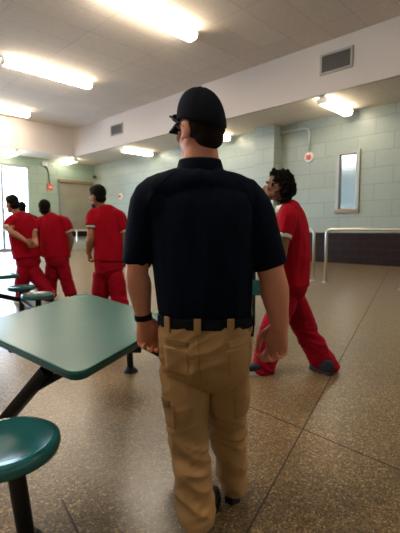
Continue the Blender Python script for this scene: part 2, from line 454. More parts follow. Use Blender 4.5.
# ------------------------------------------------------------------ fittings on the walls
def pipe_obj(name, pts, r, m, parent=None, sub=1, origin=None):
    bm = bmesh.new(); tube(bm, pts, r, n=10, sub=sub); return new_obj(name, bm, m, parent, smooth=True, origin=origin)
def arc_pts(a, c, b, k=6):            # rounded corner a-c-b
    return [a*(1-t)**2+c*2*t*(1-t)+b*t*t for t in [i/k for i in range(k+1)]]
def alarm(p, axis, s, label):
    t = root('fire_alarm', p, 0 if axis == 0 else math.pi/2, label, 'fire alarm')
    bm = bmesh.new()
    loft(bm, [(-.0, 0, 0), (-.07, 0, 0)], [s, s*.92], side=(0, 1, 0), n=24, sub=1, round_ends=False); new_obj('mounting_disc', bm, 'white_plastic', t, ang=.6)
    bm = bmesh.new(); box(bm, (-.14, -s*.42, -s*.45), (-.0701, s*.42, s*.45), .015); new_obj('strobe_box', bm, 'red_plastic', t)
    return t
XW = XR
al = on_wall(309.5, 157.5, 0, XW); alarm(al, 0, .20, 'round red and white fire alarm on the green wall right of the pilaster')
top = on_wall(311, 127, 0, XW-.06); top.x = XW-.06; lft = on_wall(281, 127, 0, XW-.06)
zt = top.z
A = V((XW-.05, al.y, al.z+.20)); Cn = V((XW-.05, al.y, zt)); Bq = V((XW-.05, lft.y+.6, zt))
pts = [A, Cn-V((0, 0, .3))] + arc_pts(Cn-V((0, 0, .3)), Cn, Cn+V((0, .3, 0)))[1:] + [Bq]
tag(pipe_obj('conduit_pipe', pts, .035, 'conduit', origin=tuple(A)), 'thin metal conduit bending down to the round fire alarm', 'pipe')
a3 = on_wall(121, 196.5, 0, XW); alarm(a3, 0, .19, 'small fire alarm on the green wall between the red shirt and the navy shoulder')
# end wall: pull station, its conduit and junction box
a2 = on_wall(49.5, 187, 1, YB)
t = root('fire_alarm', a2, 0, 'small red alarm box on the end wall beside the steel shutter', 'fire alarm')
bm = bmesh.new(); box(bm, (-.15, -.1, -.17), (.15, 0, .17), .02); new_obj('alarm_box', bm, 'red_plastic', t)
bm = bmesh.new(); box(bm, (-.08, -.12, -.06), (.08, -.1001, .02), .008); new_obj('handle', bm, 'white_plastic', t)
j = on_wall(44, 164, 1, YB); P0 = V((a2.x, YB-.04, a2.z+.17)); P1 = V((a2.x-.05, YB-.04, a2.z+.8)); P2 = V((j.x, YB-.04, j.z-.16))
tag(pipe_obj('conduit_pipe', [P0, P1, (P1+P2)/2+V((.04, 0, .1)), P2], .03, 'vent_dark', sub=5, origin=tuple(P0)), 'dark curved conduit running up from the red alarm box', 'pipe')
bm = bmesh.new(); box(bm, (j.x-.17, YB-.14, j.z-.12), (j.x+.17, YB, j.z+.12), .02)
tag(new_obj('junction_box', bm, 'conduit', origin=(j.x, YB, j.z)), 'small junction box high on the end wall at the top of the dark conduit', 'junction box')
cc = on_wall(92.5, 177, 1, YB)
t = root('security_camera', (cc.x, YB, cc.z), 0, 'small dark security camera in the far corner of the room', 'camera')
bm = bmesh.new(); box(bm, (-.05, -.2, -.04), (.05, 0, .04), .01); new_obj('bracket', bm, 'grey_metal', t)
bm = bmesh.new(); loft(bm, [(-.1, -.35, -.05), (.1, -.15, .0)], [.09, .09], side=(0, 0, 1), n=16, sub=1, round_ends=False); new_obj('camera_body', bm, 'vent_dark', t, ang=.6)

# steel roll shutter on the end wall
s0 = on_wall(58.5, 184, 1, YB); s1 = on_wall(91, 184, 1, YB); sz = on_wall(75, 184, 1, YB).z
t = root('steel_shutter', ((s0.x+s1.x)/2, YB-.02, BAND+.02), 0, 'tall closed steel shutter on the end wall behind the red shirts', 'shutter')
hw = abs(s1.x-s0.x)/2; hh = sz-BAND-.02
bm = bmesh.new()
for i in range(22): box(bm, (-hw+.1, -.045-.01*(i % 2), i*hh/22), (hw-.1, -.01, (i+1)*hh/22-.012))
new_obj('slats', bm, 'steel_door', t)
for q0, q1 in ((-hw, -hw+.1), (hw-.1, hw)):
    bm = bmesh.new(); box(bm, (q0, -.09, 0), (q1, .0195, hh)); new_obj('side_track', bm, 'grey_metal', t)
bm = bmesh.new(); box(bm, (-hw-.05, -.22, hh), (hw+.05, 0, hh+.2), .02); new_obj('roller_housing', bm, 'brown_metal', t)
# counter / bench below the shutter
bq = on_wall(75, 243, 1, YB-.6)
t = root('serving_counter', (12.3, YB-.35, 0), 0, 'low pale serving ledge along the end wall behind the red uniforms', 'counter')
bm = bmesh.new(); box(bm, (-1.9, -.32, .74), (1.9, .3, .82), .01); new_obj('ledge', bm, 'grey_metal', t)
bm = bmesh.new(); box(bm, (-1.8, -.2, 0), (1.8, .3, .7399)); new_obj('base', bm, 'conduit', t)

# ------------------------------------------------------------------ pipe rails
def rail(a, b, h, label, posts, grp='steel pipe rails', r=.036):
    """a, b world xy ends; inverted-U rail with rounded corners, posts = fractions of the length"""
    a = V((*a, 0)); b = V((*b, 0)); d = b-a; L = d.length; t = root('pipe_rail', a, math.atan2(d.y, d.x), label, 'railing', grp)
    rr = .14
    pts = [V((0, 0, .02)), V((0, 0, h-rr))] + arc_pts(V((0, 0, h-rr)), V((0, 0, h)), V((rr, 0, h)))[1:]
    pts += arc_pts(V((L-rr, 0, h)), V((L, 0, h)), V((L, 0, h-rr))) + [V((L, 0, .02))]
    bm = bmesh.new(); loft(bm, pts, [r]*len(pts), side=(0, 1, 0), n=14, sub=1, round_ends=False); new_obj('rail_tube', bm, 'steel_rail', t, smooth=True)
    for f in posts:
        bm = bmesh.new(); tube(bm, [(f*L, 0, .02), (f*L, 0, h-r*.6)], r, n=14); new_obj('post', bm, 'steel_rail', t, smooth=True)
    for f in [0, *posts, 1]:
        bm = bmesh.new(); loft(bm, [(f*L, 0, 0), (f*L, 0, .015)], [.075, .075], n=20, sub=1, round_ends=False); new_obj('floor_flange', bm, 'steel_rail', t, ang=.6)
rail((8.88, 4.50), (8.80, -.7), 1.25, 'steel pipe rail running out of the picture at the right', [.33, .66])
rail((8.90, 7.6), (8.92, 4.84), 1.25, 'steel pipe rail whose end post shows just right of the red shirt', [])
ra = onz(92, 262, 0); rb = onz(-25, 262, 0)
rail((13.4, 20.0), (6.0, 20.0), 1.22, 'steel pipe rail far back between the red uniformed men', [.33, .66])

# ------------------------------------------------------------------ tables and stools
def rounded_quad(cs, r, k=6):
    out = []
    n = len(cs)
    for i in range(n):
        p, c, q = cs[i-1], cs[i], cs[(i+1) % n]
        a = c+(p-c).normalized()*r; b = c+(q-c).normalized()*r
        out += arc_pts(a, c, b, k)
    return out
def slab(bm, ring, z0, z1, lip):
    """plate with softened rim"""
    cen = sum((V((p.x, p.y, 0)) for p in ring), V())/len(ring)
    def rg(z, inset):
        return [bm.verts.new(V((p.x, p.y, 0)) + (cen-V((p.x, p.y, 0))).normalized()*inset + V((0, 0, z))) for p in ring]
    R = [rg(z0, lip*.6), rg(z0+lip*.4, 0), rg(z1-lip, 0), rg(z1-lip*.3, lip*.3), rg(z1, lip)]
    n = len(ring)
    for a, b in zip(R, R[1:]):
        for i in range(n): bm.faces.new((a[i], a[(i+1) % n], b[(i+1) % n], b[i]))
    bm.faces.new(R[0]); bm.faces.new(R[-1])
def local(t, p):                        # view-frame point -> local of a root placed by view frame
    return V(p)-V(t['_o'])
def vroot(name, o, label, cat, group=None):
    t = root(name, W(*o), YAW, label, cat, group); t['_o'] = tuple(o); return t
def stool_seat(t, c, r, h=.46, dish=True):
    c = V(c)
    bm = bmesh.new()
    prof = [(.30, h-.075), (.86, h-.062), (.97, h-.05), (1.0, h-.03), (.985, h-.008), (.93, h), (.84, h-.004), (.6, h-.014), (.3, h-.018)]
    rings = []
    n = 48
    for k, z in prof: rings.append([bm.verts.new((c.x+r*k*math.cos(2*math.pi*i/n), c.y+r*k*math.sin(2*math.pi*i/n), z)) for i in range(n)])
    for a, b in zip(rings, rings[1:]):
        for i in range(n): bm.faces.new((a[i], a[(i+1) % n], b[(i+1) % n], b[i]))
    bm.faces.new(rings[0]); bm.faces.new(rings[-1])
    return new_obj('stool_seat', bm, 'teal_seat', t, smooth=True)
def post_part(t, foot, top, r=.03, name='post'):
    bm = bmesh.new(); tube(bm, [foot, top], r, n=16); p = new_obj(name, bm, 'black_metal', t, ang=.7)
    bm = bmesh.new(); f = V(foot)
    loft(bm, [(f.x, f.y, -.0), (f.x, f.y, .012), (f.x, f.y, .04)], [.062, .06, .036], n=20, sub=1, round_ends=False); new_obj('floor_flange', bm, 'black_metal', p, ang=.6)
    return p
def beam(t, a, b, w_=.03, name='frame_arm'):
    a, b = V(a), V(b); d = (b-a).normalized(); side = d.cross(V((0, 0, 1))).normalized()
    bm = bmesh.new(); loft(bm, [a, b], [(w_, w_)]*2, side=side, n=4 if False else 16, sub=1, ex=5, round_ends=False)
    return new_obj(name, bm, 'black_metal', t, ang=.5)

# main table (near left), four stools on a black frame
O = V((-.57, 2.12, 0))
t = vroot('cafeteria_table', O, 'large square teal table nearest the camera at left, with black frame and attached stools', 'table', None)
h = .76
cs = [onz(77, 375, h), onz(-31, 326, h), onz(84.5, 292.5, h), onz(178, 318.5, h)]
cs = [V((p.x, p.y, 0))-O for p in cs]
bm = bmesh.new(); slab(bm, rounded_quad(cs, .075, 8), h-.032, h, .008); tt = new_obj('table_top', bm, 'teal_top', t, ang=.35)
bm = bmesh.new(); ring = rounded_quad([p*1.004 for p in cs], .075, 8)
n = len(ring)
lo = [bm.verts.new(V((p.x, p.y, h-.028))) for p in ring]; hi = [bm.verts.new(V((p.x, p.y, h-.010))) for p in ring]
li = [bm.verts.new(V((p.x*.985, p.y*.985, h-.028))) for p in ring]; hj = [bm.verts.new(V((p.x*.985, p.y*.985, h-.010))) for p in ring]
for i in range(n):
    k = (i+1) % n
    bm.faces.new((lo[i], lo[k], hi[k], hi[i])); bm.faces.new((li[i], li[k], hj[k], hj[i])); bm.faces.new((lo[i], lo[k], li[k], li[i])); bm.faces.new((hi[i], hi[k], hj[k], hj[i]))
new_obj('edge_band', bm, 'teal_edge', tt, smooth=False)
hub = V((0, 0, .70))
L = lambda p: V(p)-O
near_c = V((-.735, 1.435, 0))
stool_seat(t, L(near_c), .205); post_part(t, L((-.690, 1.50, 0)), L((-.715, 1.46, .41)), .033)
far_c = V((-.63, 3.38, 0)); stool_seat(t, L(far_c), .19); post_part(t, L((-.61, 3.44, 0)), L((-.62, 3.38, .41)), .028)
rt_c = V((-.04, 2.33, 0)); stool_seat(t, L(rt_c), .17); post_part(t, L(rt_c), L((rt_c.x, rt_c.y, .41)), .028)
lf_c = V((-1.62, 2.05, 0)); stool_seat(t, L(lf_c), .19); post_part(t, L(lf_c), L((lf_c.x, lf_c.y, .41)), .028)
tA = L(J(47, 370, 1.62)); tB = L(J(-22, 452, 1.80)); 
beam(t, tA, tB, .026); beam(t, L(J(66, 371, 1.62)), L(J(36, 388, 1.66)), .016, 'frame_brace')
beam(t, tB, L((lf_c.x, lf_c.y, .30)), .024)
beam(t, L((-.62, 3.30, .36)), V((.02, .35, .70)), .024); 
beam(t, V((.2, -.1, .70)), L((rt_c.x, rt_c.y, .40)), .022)
bm = bmesh.new()
g = .30
for a, b in (((-g, -.32), (g, -.32)), ((g*1.1, -.2), (.05, .5)), ((-.05, .5), (-g, -.3))):
    tube(bm, [(a[0], a[1], .70), (b[0], b[1], .70)], .02, n=10)
new_obj('under_frame', bm, 'black_metal', t, smooth=True)

# second table further back at the left edge
O2 = V((-2.75, 4.45, 0))
t = vroot('cafeteria_table', O2, 'teal table at the left edge with two round stools, behind the nearest table', 'table', None)
cc = onz(21, 274.5, h); cs = [V((cc.x, cc.y, 0)), V((cc.x-.72, cc.y+.75, 0)), V((cc.x-1.5, cc.y+.05, 0)), V((cc.x-.80, cc.y-.72, 0))]
bm = bmesh.new(); slab(bm, rounded_quad([p-O2 for p in cs], .07), h-.038, h, .008); new_obj('table_top', bm, 'teal_top', t, ang=.35)
L2 = lambda p: V(p)-O2
sA = onz(21, 286, .46); sB = onz(38, 293.5, .46); sA.z = sB.z = 0
for s_, r_ in ((sA, .18), (sB, .195)):
    stool_seat(t, L2(s_), r_); post_part(t, L2(s_), L2((s_.x, s_.y, .41)), .035)
sC = V((-3.6, 4.0, 0)); stool_seat(t, L2(sC), .19); post_part(t, L2(sC), L2((sC.x, sC.y, .41)), .03)
beam(t, L2((-3.0, 4.6, .62)), L2((sA.x-.02, sA.y-.02, .27)), .032); beam(t, L2((sA.x, sA.y, .27)), L2((sB.x, sB.y, .20)), .024)
beam(t, L2((-3.0, 4.5, .62)), L2((sC.x, sC.y, .30)), .028)
bm = bmesh.new(); tube(bm, [(-.25, .15, 0), (-.25, .15, h-.038)], .05, n=16); new_obj('pedestal', bm, 'black_metal', t, ang=.6)

# teal chair glimpsed between torso and forearm of the man in navy
O3 = V((.57, 5.15, 0))
t = vroot('teal_chair', O3, 'teal chair with black legs glimpsed between the navy shirt and the right forearm', 'chair')
bm = bmesh.new(); box(bm, (-.22, -.02, .42), (.22, .40, .455), .012); new_obj('seat', bm, 'teal_seat', t)
bm = bmesh.new(); box(bm, (-.225, -.035, .40), (.225, -.01, .60), .008); new_obj('backrest', bm, 'teal_seat', t)
for x_ in (-.14, .125):
    for y_, z_ in ((-.0, .80), (.36, .42)):
        bm = bmesh.new(); tube(bm, [(x_, y_, 0), (x_, y_, z_)], .024, n=12); new_obj('leg', bm, 'black_metal', t, ang=.6)
bm = bmesh.new(); tube(bm, [(-.14, 0, .79), (.125, 0, .79)], .02, n=12); new_obj('top_bar', bm, 'black_metal', t, ang=.6)

# ------------------------------------------------------------------ people
def rotz(a): return Matrix.Rotation(a, 4, 'Z')
def head_forms(bm, M, k=1.0):
    S = M @ Matrix.Scale(k, 4)
    ell(bm, (0, -.012, .032), (.075, .096, .098), S)
    ell(bm, (0, .030, -.030), (.060, .062, .080), S)
    ell(bm, (0, .045, -.078), (.045, .044, .038), S)
    ell(bm, (0, .078, -.096), (.022, .018, .018), S)              # chin
    for s in (-1, 1):
        ell(bm, (s*.048, .005, -.058), (.018, .036, .036), S)     # jaw
        ell(bm, (s*.040, .062, -.022), (.024, .022, .020), S)     # cheek
        ell(bm, (s*.030, .080, .028), (.026, .014, .010), S)      # brow
        ell(bm, (s*.081, -.004, -.014), (.010, .021, .034), S @ Matrix.Rotation(s*-.25, 4, 'Z'))   # ear
        ell(bm, (s*.082, -.012, .006), (.009, .015, .014), S)
        ell(bm, (s*.079, .000, -.036), (.006, .010, .012), S)
        ell(bm, (s*.012, .098, -.036), (.009, .012, .008), S)     # nostril wing
    loft(bm, [S @ V((0, .084, .024)), S @ V((0, .100, -.008)), S @ V((0, .114, -.030)), S @ V((0, .094, -.042))], [.009, .0105, .013, .009], side=(1, 0, 0), n=12)
    ell(bm, (0, .090, -.060), (.024, .012, .007), S); ell(bm, (0, .087, -.071), (.020, .012, .008), S)
def face_parts(parent, M, k=1.0):
    S = M @ Matrix.Scale(k, 4)
    for s in (-1, 1):
        bm = bmesh.new(); ell(bm, (s*.031, .0835, .006), (.0125, .010, .0075), S); e = new_obj('eye', bm, 'eye_white', parent, smooth=True)
        bm = bmesh.new(); ell(bm, (s*.031, .0925, .006), (.0045, .003, .0048), S); new_obj('iris', bm, 'eye_dark', e, smooth=True)
        bm = bmesh.new(); loft(bm, [S @ V((s*.014, .094, .026)), S @ V((s*.032, .094, .033)), S @ V((s*.050, .080, .027))], [(.003, .004)]*3, side=(0, 1, 0), n=8); new_obj('eyebrow', bm, 'hair_short', parent, smooth=True)
def hand_forms(bm, wr, d, nrm, rightside, k=1.0, curl=(35, 50, 35)):
    """palm, four unequal bent fingers and a thumb; d along the hand, nrm out of the palm"""
    d = V(d).normalized(); nrm = (V(nrm)-d*V(nrm).dot(d)).normalized()
    s = d.cross(nrm) if rightside else -d.cross(nrm)             # towards the thumb
    wr = V(wr)
    P = lambda a, b, c: wr + (d*a + s*b + nrm*c)*k
    loft(bm, [P(-.03, 0, 0), P(.0, 0, 0), P(.03, .002, .002), P(.065, .002, .002), P(.092, 0, -.001)],
         [(.027*k, .020*k), (.028*k, .019*k), (.037*k, .019*k), (.043*k, .0165*k), (.040*k, .0125*k)], side=s, n=20, ex=2.4)
    ell(bm, P(.035, .026, .012), (.020*k, .017*k, .026*k))         # thumb base
    for i, (off, ln, base) in enumerate(((.031, .074, .088), (.0105, .083, .093), (-.0105, .077, .090), (-.030, .060, .083))):
        a = 0; p = P(base-.012, off, -.002); pts = [P(base-.035, off*.9, -.002), p]
        for seg, c in zip((.46, .31, .25), curl):
            a += math.radians(c + i*4)
            p = p + (d*math.cos(a) + nrm*math.sin(a))*ln*seg*k; pts.append(p)
        r0 = (.0092, .0092, .0088, .0078, .0062)
        loft(bm, pts, [r*k*(1 if i < 3 else .88) for r in r0], side=s, n=12, sub=3, endk=1)
    loft(bm, [P(.012, .024, .006), P(.038, .046, .016), P(.066, .052, .026), P(.088, .044, .036)], [.013*k, .0115*k, .0105*k, .0078*k], side=nrm, n=12, sub=3, endk=1)
def shoe(parent, ankle, yaw, ln, m1, m2, pitch=0.0, z0=0.0):
    """ankle: point above the floor over the heel"""
    M = Matrix.Translation((ankle[0], ankle[1], z0)) @ rotz(yaw) @ Matrix.Rotation(pitch, 4, 'X')
    bm = bmesh.new(); T = lambda x, y, z: M @ V((x, y, z))
    sd = M.to_3x3() @ V((1, 0, 0))
    q = ln/.29
    loft(bm, [T(0, -.055*q, .065), T(0, -.02*q, .07), T(0, .05*q, .065), T(0, .12*q, .052), T(0, .18*q, .042), T(0, .225*q, .036)],
         [(.030, .045), (.038, .048), (.040, .045), (.046, .034), (.048, .026), (.034, .018)], side=sd, n=20)
    loft(bm, [T(0, -.01, .06), T(0, -.012, .12)], [(.038, .046), (.036, .044)], side=sd, n=20, sub=1, round_ends=False)
    o = solidify_remesh('shoe', bm, m1, parent, .006, 3)
    bm = bmesh.new()
    out = [(-.032, -.06), (-.036, 0), (-.037, .06), (-.046, .13), (-.047, .18), (-.034, .225), (0, .245), (.034, .225), (.047, .18), (.046, .13), (.037, .06), (.036, 0), (.032, -.06), (0, -.078)]
    r0 = [bm.verts.new(T(x*1.05, y*q, .0)) for x, y in out]; r1 = [bm.verts.new(T(x*1.08, y*q, .028)) for x, y in out]
    for i in range(len(out)): bm.faces.new((r0[i], r0[(i+1) % len(out)], r1[(i+1) % len(out)], r1[i]))
    bm.faces.new(r0); bm.faces.new(r1); new_obj('sole', bm, m2, o, ang=.7)
    return o
def fold(co, sx, sy, sz, amp, seed=0, ridged=True):
    n_ = noise.noise(V((co.x*sx+seed, co.y*sy+seed*1.7, co.z*sz-seed)))
    return amp*((1-abs(n_)*2.2) if ridged else n_)
NOHELP = 0
def person(P):
    """P: dict of joints in the view frame; everything is stored relative to the root"""
    o = V(P['root'])
    t = vroot('person', o, P['label'], 'person', None)
    R = lambda v: V(v)-o
    sk, vx = P['skin'], P.get('voxel', .008)
    by = P['yaw']; bs = V((math.cos(by), math.sin(by), 0)); bf = V((-math.sin(by), math.cos(by), 0))     # body right, body front
    hy = P['head_yaw']; tilt = P.get('tilt', 0); hk = P.get('hk', 1.0)
    HM = Matrix.Translation(R(P['head'])) @ rotz(hy) @ Matrix.Rotation(tilt, 4, 'X')
    pel, wai, che, nek = R(P['pelvis']), R(P['waist']), R(P['chest']), R(P['neck'])
    head = R(P['head']); k = P.get('k', 1.0); bw = P.get('bw', 1.0)
    # body: one continuous surface
    bm = bmesh.new()
    loft(bm, [pel-V((0, 0, .08)), pel, wai, che, nek-V((0, 0, .07))], [(.13*bw, .09), (.155*bw, .10), (.14*bw, .095), (.16*bw, .105), (.12*bw, .07)], side=bs, ex=2.3)
    hf = V((-math.sin(hy), math.cos(hy), 0))
    nt_ = head + V((0, 0, -.055*hk)) - hf*.018
    loft(bm, [nek-V((0, 0, .09)), nek-V((0, 0, .02)), nek*.5+nt_*.5, nt_], [(.085*P.get('nk', 1), .07), (.064*P.get('nk', 1), .064), (.060*P.get('nk', 1), .062), (.058, .062)], side=bs)
    head_forms(bm, HM, hk)
    for sd in ('L', 'R'):
        sh, el, wr = R(P['sh'+sd]), R(P['el'+sd]), R(P['wr'+sd])
        a = P.get('arm', 1.0)*P.get('arm'+sd, 1.0)
        mid = el.lerp(wr, .3)
        loft(bm, [sh.lerp(nek, .45)-V((0, 0, .05)), sh, sh.lerp(el, .5), el, mid, el.lerp(wr, .75), wr], [.045*a, .054*a, .047*a, .041*a, .045*a, .033*a, (.028*a, .023*a)], side=bs)
        hand_forms(bm, wr, V(P['hd'+sd]), P['hn'+sd], sd == 'R', P.get('handk', 1.0)*a**.5, P.get('curl', (35, 50, 35)))
        hp, kn, an = R(P['hip'+sd]), R(P['kn'+sd]), R(P['an'+sd])
        loft(bm, [hp+V((0, 0, .06)), hp, hp.lerp(kn, .5), kn, kn.lerp(an, .35), an], [.07, .075, .065, .05, .05, .035], side=bs)
        ell(bm, an+V((0, .02, -.02)), (.03, .05, .03))
    solidify_remesh('body', bm, sk, t, vx, P.get('bsm', 2), lambda c, n_: 0)
    face_parts(t, HM, hk)
    # ---- trousers
    lg = P.get('leg', 1.0)
    bm = bmesh.new()
    pw = P.get('pw', .18); pd = P.get('pd', .125)
    top = P['trouser_top'] if 'trouser_top' in P else None
    wz = R(top) if top is not None else wai-V((0, 0, .02))
    loft(bm, [wz, wz.lerp(pel, .5), pel, pel-V((0, 0, .07)), pel-V((0, 0, .13))], [(pw*.98, pd*.98), (pw*1.0, pd*1.07), (pw*1.0, pd*1.10), (pw*.90, pd*.98), (pw*.62, pd*.62)], side=bs, ex=2.5, endk=.12)
    for sd in ('L', 'R'):
        hp, kn, cf = R(P['hip'+sd]), R(P['kn'+sd]), R(P['cf'+sd])
        rt, rk, rc = P.get('rt', .095)*lg, P.get('rk', .08)*lg, P.get('rc'+sd, P.get('rc', .075))
        if isinstance(rc, tuple): rc0 = rc
        else: rc0 = (rc, rc*1.05)
        lo_ = cf + (cf-kn).normalized()*0
        loft(bm, [hp+V((0, 0, .03)), hp.lerp(kn, .35), hp.lerp(kn, .75), kn, kn.lerp(cf, .45), kn.lerp(cf, .85), lo_], [rt*.96, (rt, rt*1.04), (rk*1.06, rk*1.08), rk, (rk*.5+rc0[0]*.5, rk*.55+rc0[1]*.5), (rc0[0]*.98, rc0[1]), rc0], side=bs, ex=2.2, endk=.1)
    knz = [R(P['kn'+s]).z for s in 'LR']; cfz = [R(P['cf'+s]).z for s in 'LR']
    wr_ = P.get('wrinkle', 1.0)
    def dt(c, n_):
        a = .0035
        v = 0
        for sd in 'LR':
            kn, cf = R(P['kn'+sd]), R(P['cf'+sd])
            if (V((c.x, c.y, 0))-V((cf.x, cf.y, 0))).length < .2 or True:
                v = max(v, math.exp(-((c.z-cf.z-.06)/.10)**2)*1.0, math.exp(-((c.z-kn.z)/.12)**2)*.75)
        u = c.x*P.get('fx', .5)+c.z
        return wr_*(fold(V((c.x, c.y, c.z+.45*c.x)), 5, 5, 17, .0065, 3)*v + fold(c, 9, 9, 5, .0030, 8) + fold(V((c.x, c.y, c.z-.5*c.x)), 7, 6, 22, .0018, 12)
                    + .003*math.exp(-((c.z-pel.z+.05)/.08)**2)*noise.noise(V((c.x*8, c.y*8, c.z*22))))
    tr_ = solidify_remesh('trousers', bm, P['trouser_mat'], t, vx*.9, P.get('tsm', 6), dt)
    # ---- shirt
    bm = bmesh.new()
    secs = P['torso']                   # list of (point, half width, half depth)
    loft(bm, [R(s[0]) for s in secs], [(s[1], s[2]) for s in secs], side=bs, ex=P.get('tex', 2.35), endk=.15)
    for sd in ('L', 'R'):
        sh, sl = R(P['sh'+sd]), R(P['sl'+sd])
        rs, re = P.get('rs', .07), P.get('re'+sd, P.get('re', .06))
        inn = sh.lerp(nek, .55)+V((0, 0, .0))
        loft(bm, [inn, sh, sh.lerp(sl, .5), sl], [(rs*.8, rs*.72), rs*.93, rs*.5+re*.52, re], side=bf, n=26, endk=.06)
    if P.get('yoke'):
        a_, c_ = R(P['shL']), R(P['shR']); m_ = nek-V((0, 0, P['yoke']))
        loft(bm, [a_, a_.lerp(m_, .45)+V((0, 0, .004)), m_, c_.lerp(m_, .45)+V((0, 0, .004)), c_], [(.074, .074), (.105, .078), (.115, .075), (.105, .078), (.074, .074)], side=bf, n=28)
        for q_ in (a_, c_): loft(bm, [q_.lerp(m_, .12), q_.lerp(wai, .22).lerp(m_, .15), q_.lerp(wai, .5)], [(.09, .07), (.10, .07), (.06, .04)], side=bf, n=24)
    sf = P.get('shirt_fold', .004)
    def ds(c, n_):
        h_ = (c.z-wai.z)
        return fold(c, 13, 9, 3.0, sf, 5) + fold(V((c.x+.4*c.z, c.y, c.z)), 9, 9, 4, sf*.6, 2) + .7*sf*math.exp(-((c.z-wai.z-.02)/.08)**2)*fold(c, 20, 20, 6, 1, 9)
    shirt = solidify_remesh('shirt', bm, P['shirt_mat'], t, vx*.9, P.get('ssm', 4), ds)
    # ---- white undershirt cuffs and neck
    if P.get('cuffs'):
        for sd in ('L', 'R'):
            sh, sl = R(P['sh'+sd]), R(P['sl'+sd]); d_ = (sl-sh).normalized(); re = P.get('re'+sd, P.get('re', .06))
            bm = bmesh.new(); loft(bm, [sl-d_*.02, sl+d_*.028], [re*.93, re*.96], side=bf, n=26, sub=1, endk=.04)
            u_ = new_obj('undershirt_cuff', bm, 'white_cotton', t, smooth=True); u_['label'] = 'white cuff'
        bm = bmesh.new(); loft(bm, [nek-V((0, 0, .05)), nek+V((0, 0, .006))+bf*.006], [(.080, .080), (.071, .072)], side=bs, n=26, sub=1, endk=.05)
        u_ = new_obj('undershirt_collar', bm, 'white_cotton', t, smooth=True); u_['label'] = 'white collar'
    return t, HM, R, shirt, tr_, bs, bf
def hair(t, HM, style, m, hk=1.0):
    S = HM @ Matrix.Scale(hk, 4)
    bm = bmesh.new()
    if style == 'cap':
        ell(bm, (0, -.040, .004), (.0775, .073, .068), S); ell(bm, (0, -.060, -.040), (.060, .045, .045), S)
        ds = lambda c, n_: noise.noise(c*90)*.0012
    elif style == 'short':
        ell(bm, (0, -.022, .047), (.083, .098, .094), S); ell(bm, (0, .035, .085), (.066, .052, .048), S)
        ell(bm, (0, -.055, -.022), (.066, .052, .055), S)
        ds = lambda c, n_: noise.noise(c*60)*.004
    else:                               # long curly back
        ell(bm, (0, -.040, .052), (.100, .106, .102), S); ell(bm, (0, .030, .108), (.066, .056, .045), S)
        ell(bm, (0, -.088, -.010), (.095, .085, .090), S); ell(bm, (0, -.078, -.085), (.078, .064, .060), S)
        ds = lambda c, n_: noise.noise(c*38)*.020 + noise.noise(c*90)*.014
    return solidify_remesh('hair', bm, m, t, .0055, 2, ds)

# ---- the man in navy, nearest
Y0 = 1.62
neck = J(200, 170, Y0); 
off = dict(root=(0.02, 1.62, 0), label='man seen from behind in navy polo shirt, khaki cargo trousers and dark baseball cap, walking', skin='skin_fair', voxel=.0052, bsm=2,
    yaw=math.radians(-6), head_yaw=math.radians(36), tilt=math.radians(-2), head=J(199.5, 130.5, Y0+.02), neck=neck, tsm=10, chest=J(203, 225, Y0), waist=J(205, 306, Y0), pelvis=J(205, 352, Y0),
    bw=1.12, nk=1.17, hk=1.04, arm=1.12, armR=1.16,
    shL=J(151, 198, Y0), slL=J(136, 264.5, Y0-.01), elL=J(137, 270, Y0-.02), wrL=J(143.5, 319, Y0+.02),
    shR=J(249, 200, Y0), slR=J(270, 267, Y0-.02), elR=J(272, 276, Y0-.03), wrR=J(280, 326, Y0-.02),
    hdL=(.16, .08, -1), hnL=(.55, -.85, 0), hdR=(-.10, .12, -1), hnR=(-.72, -.68, 0), curl=(32, 48, 34), handk=1.1,
    hipL=J(184, 368, Y0), knL=J(189, 440, 1.60), anL=J(199, 520, 1.53), cfL=J(197, 523, 1.525),
    hipR=J(226, 364, Y0+.02), knR=J(228, 432, 1.76), anR=J(233, 492, 1.75), cfR=J(233.5, 487, 1.755),
    pw=.188, pd=.135, rt=.094, rk=.073, rcL=(.063, .072), rcR=(.054, .064), trouser_top=J(205.5, 316, Y0), wrinkle=2.2,
    torso=[(J(205.5, 318, Y0), .180, .130), (J(205, 305, Y0), .188, .140), (J(204, 280, Y0), .198, .148), (J(202, 240, Y0), .208, .145), (J(201, 208, Y0), .212, .132), (J(201, 190, Y0), .185, .108), (J(201, 179, Y0), .130, .088), (J(201, 169, Y0), .080, .072)],
    yoke=.058, tex=2.4, rs=.076, reL=.055, reR=.071, shirt_fold=.0035, ssm=14, trouser_mat='khaki', shirt_mat='navy_shirt')
t, HM, R, shirt, tr_, bs, bf = person(off)
hair(t, HM, 'cap', 'hair_short', 1.04)
# collar
bm = bmesh.new(); nk = R(neck)
n = 36; rr = []
for (dz, ra, rb) in ((-.028, .102, .094), (.000, .094, .088), (.028, .086, .083), (.037, .083, .080), (.028, .079, .076), (-.02, .079, .076)):
    rr.append([bm.verts.new(nk + bs*ra*math.cos(2*math.pi*i/n) + bf*rb*math.sin(2*math.pi*i/n) + V((0, 0, dz-.022*max(0, math.sin(2*math.pi*i/n))))) for i in range(n)])
for a, b in zip(rr, rr[1:]+rr[:1]):
    for i in range(n): bm.faces.new((a[i], a[(i+1) % n], b[(i+1) % n], b[i]))
new_obj('collar', bm, 'navy_shirt', t, smooth=True)
sb = bvh_of(shirt)
seam('yoke_seam', sb, [R(J(178, 172, Y0)), R(J(160, 190, Y0)), R(J(147, 215, Y0)), R(J(146, 240, Y0))], 'navy_seam', t, r=.0022)
seam('yoke_seam', sb, [R(J(224, 172, Y0)), R(J(242, 190, Y0)), R(J(253, 215, Y0)), R(J(254, 240, Y0))], 'navy_seam', t, r=.0022)
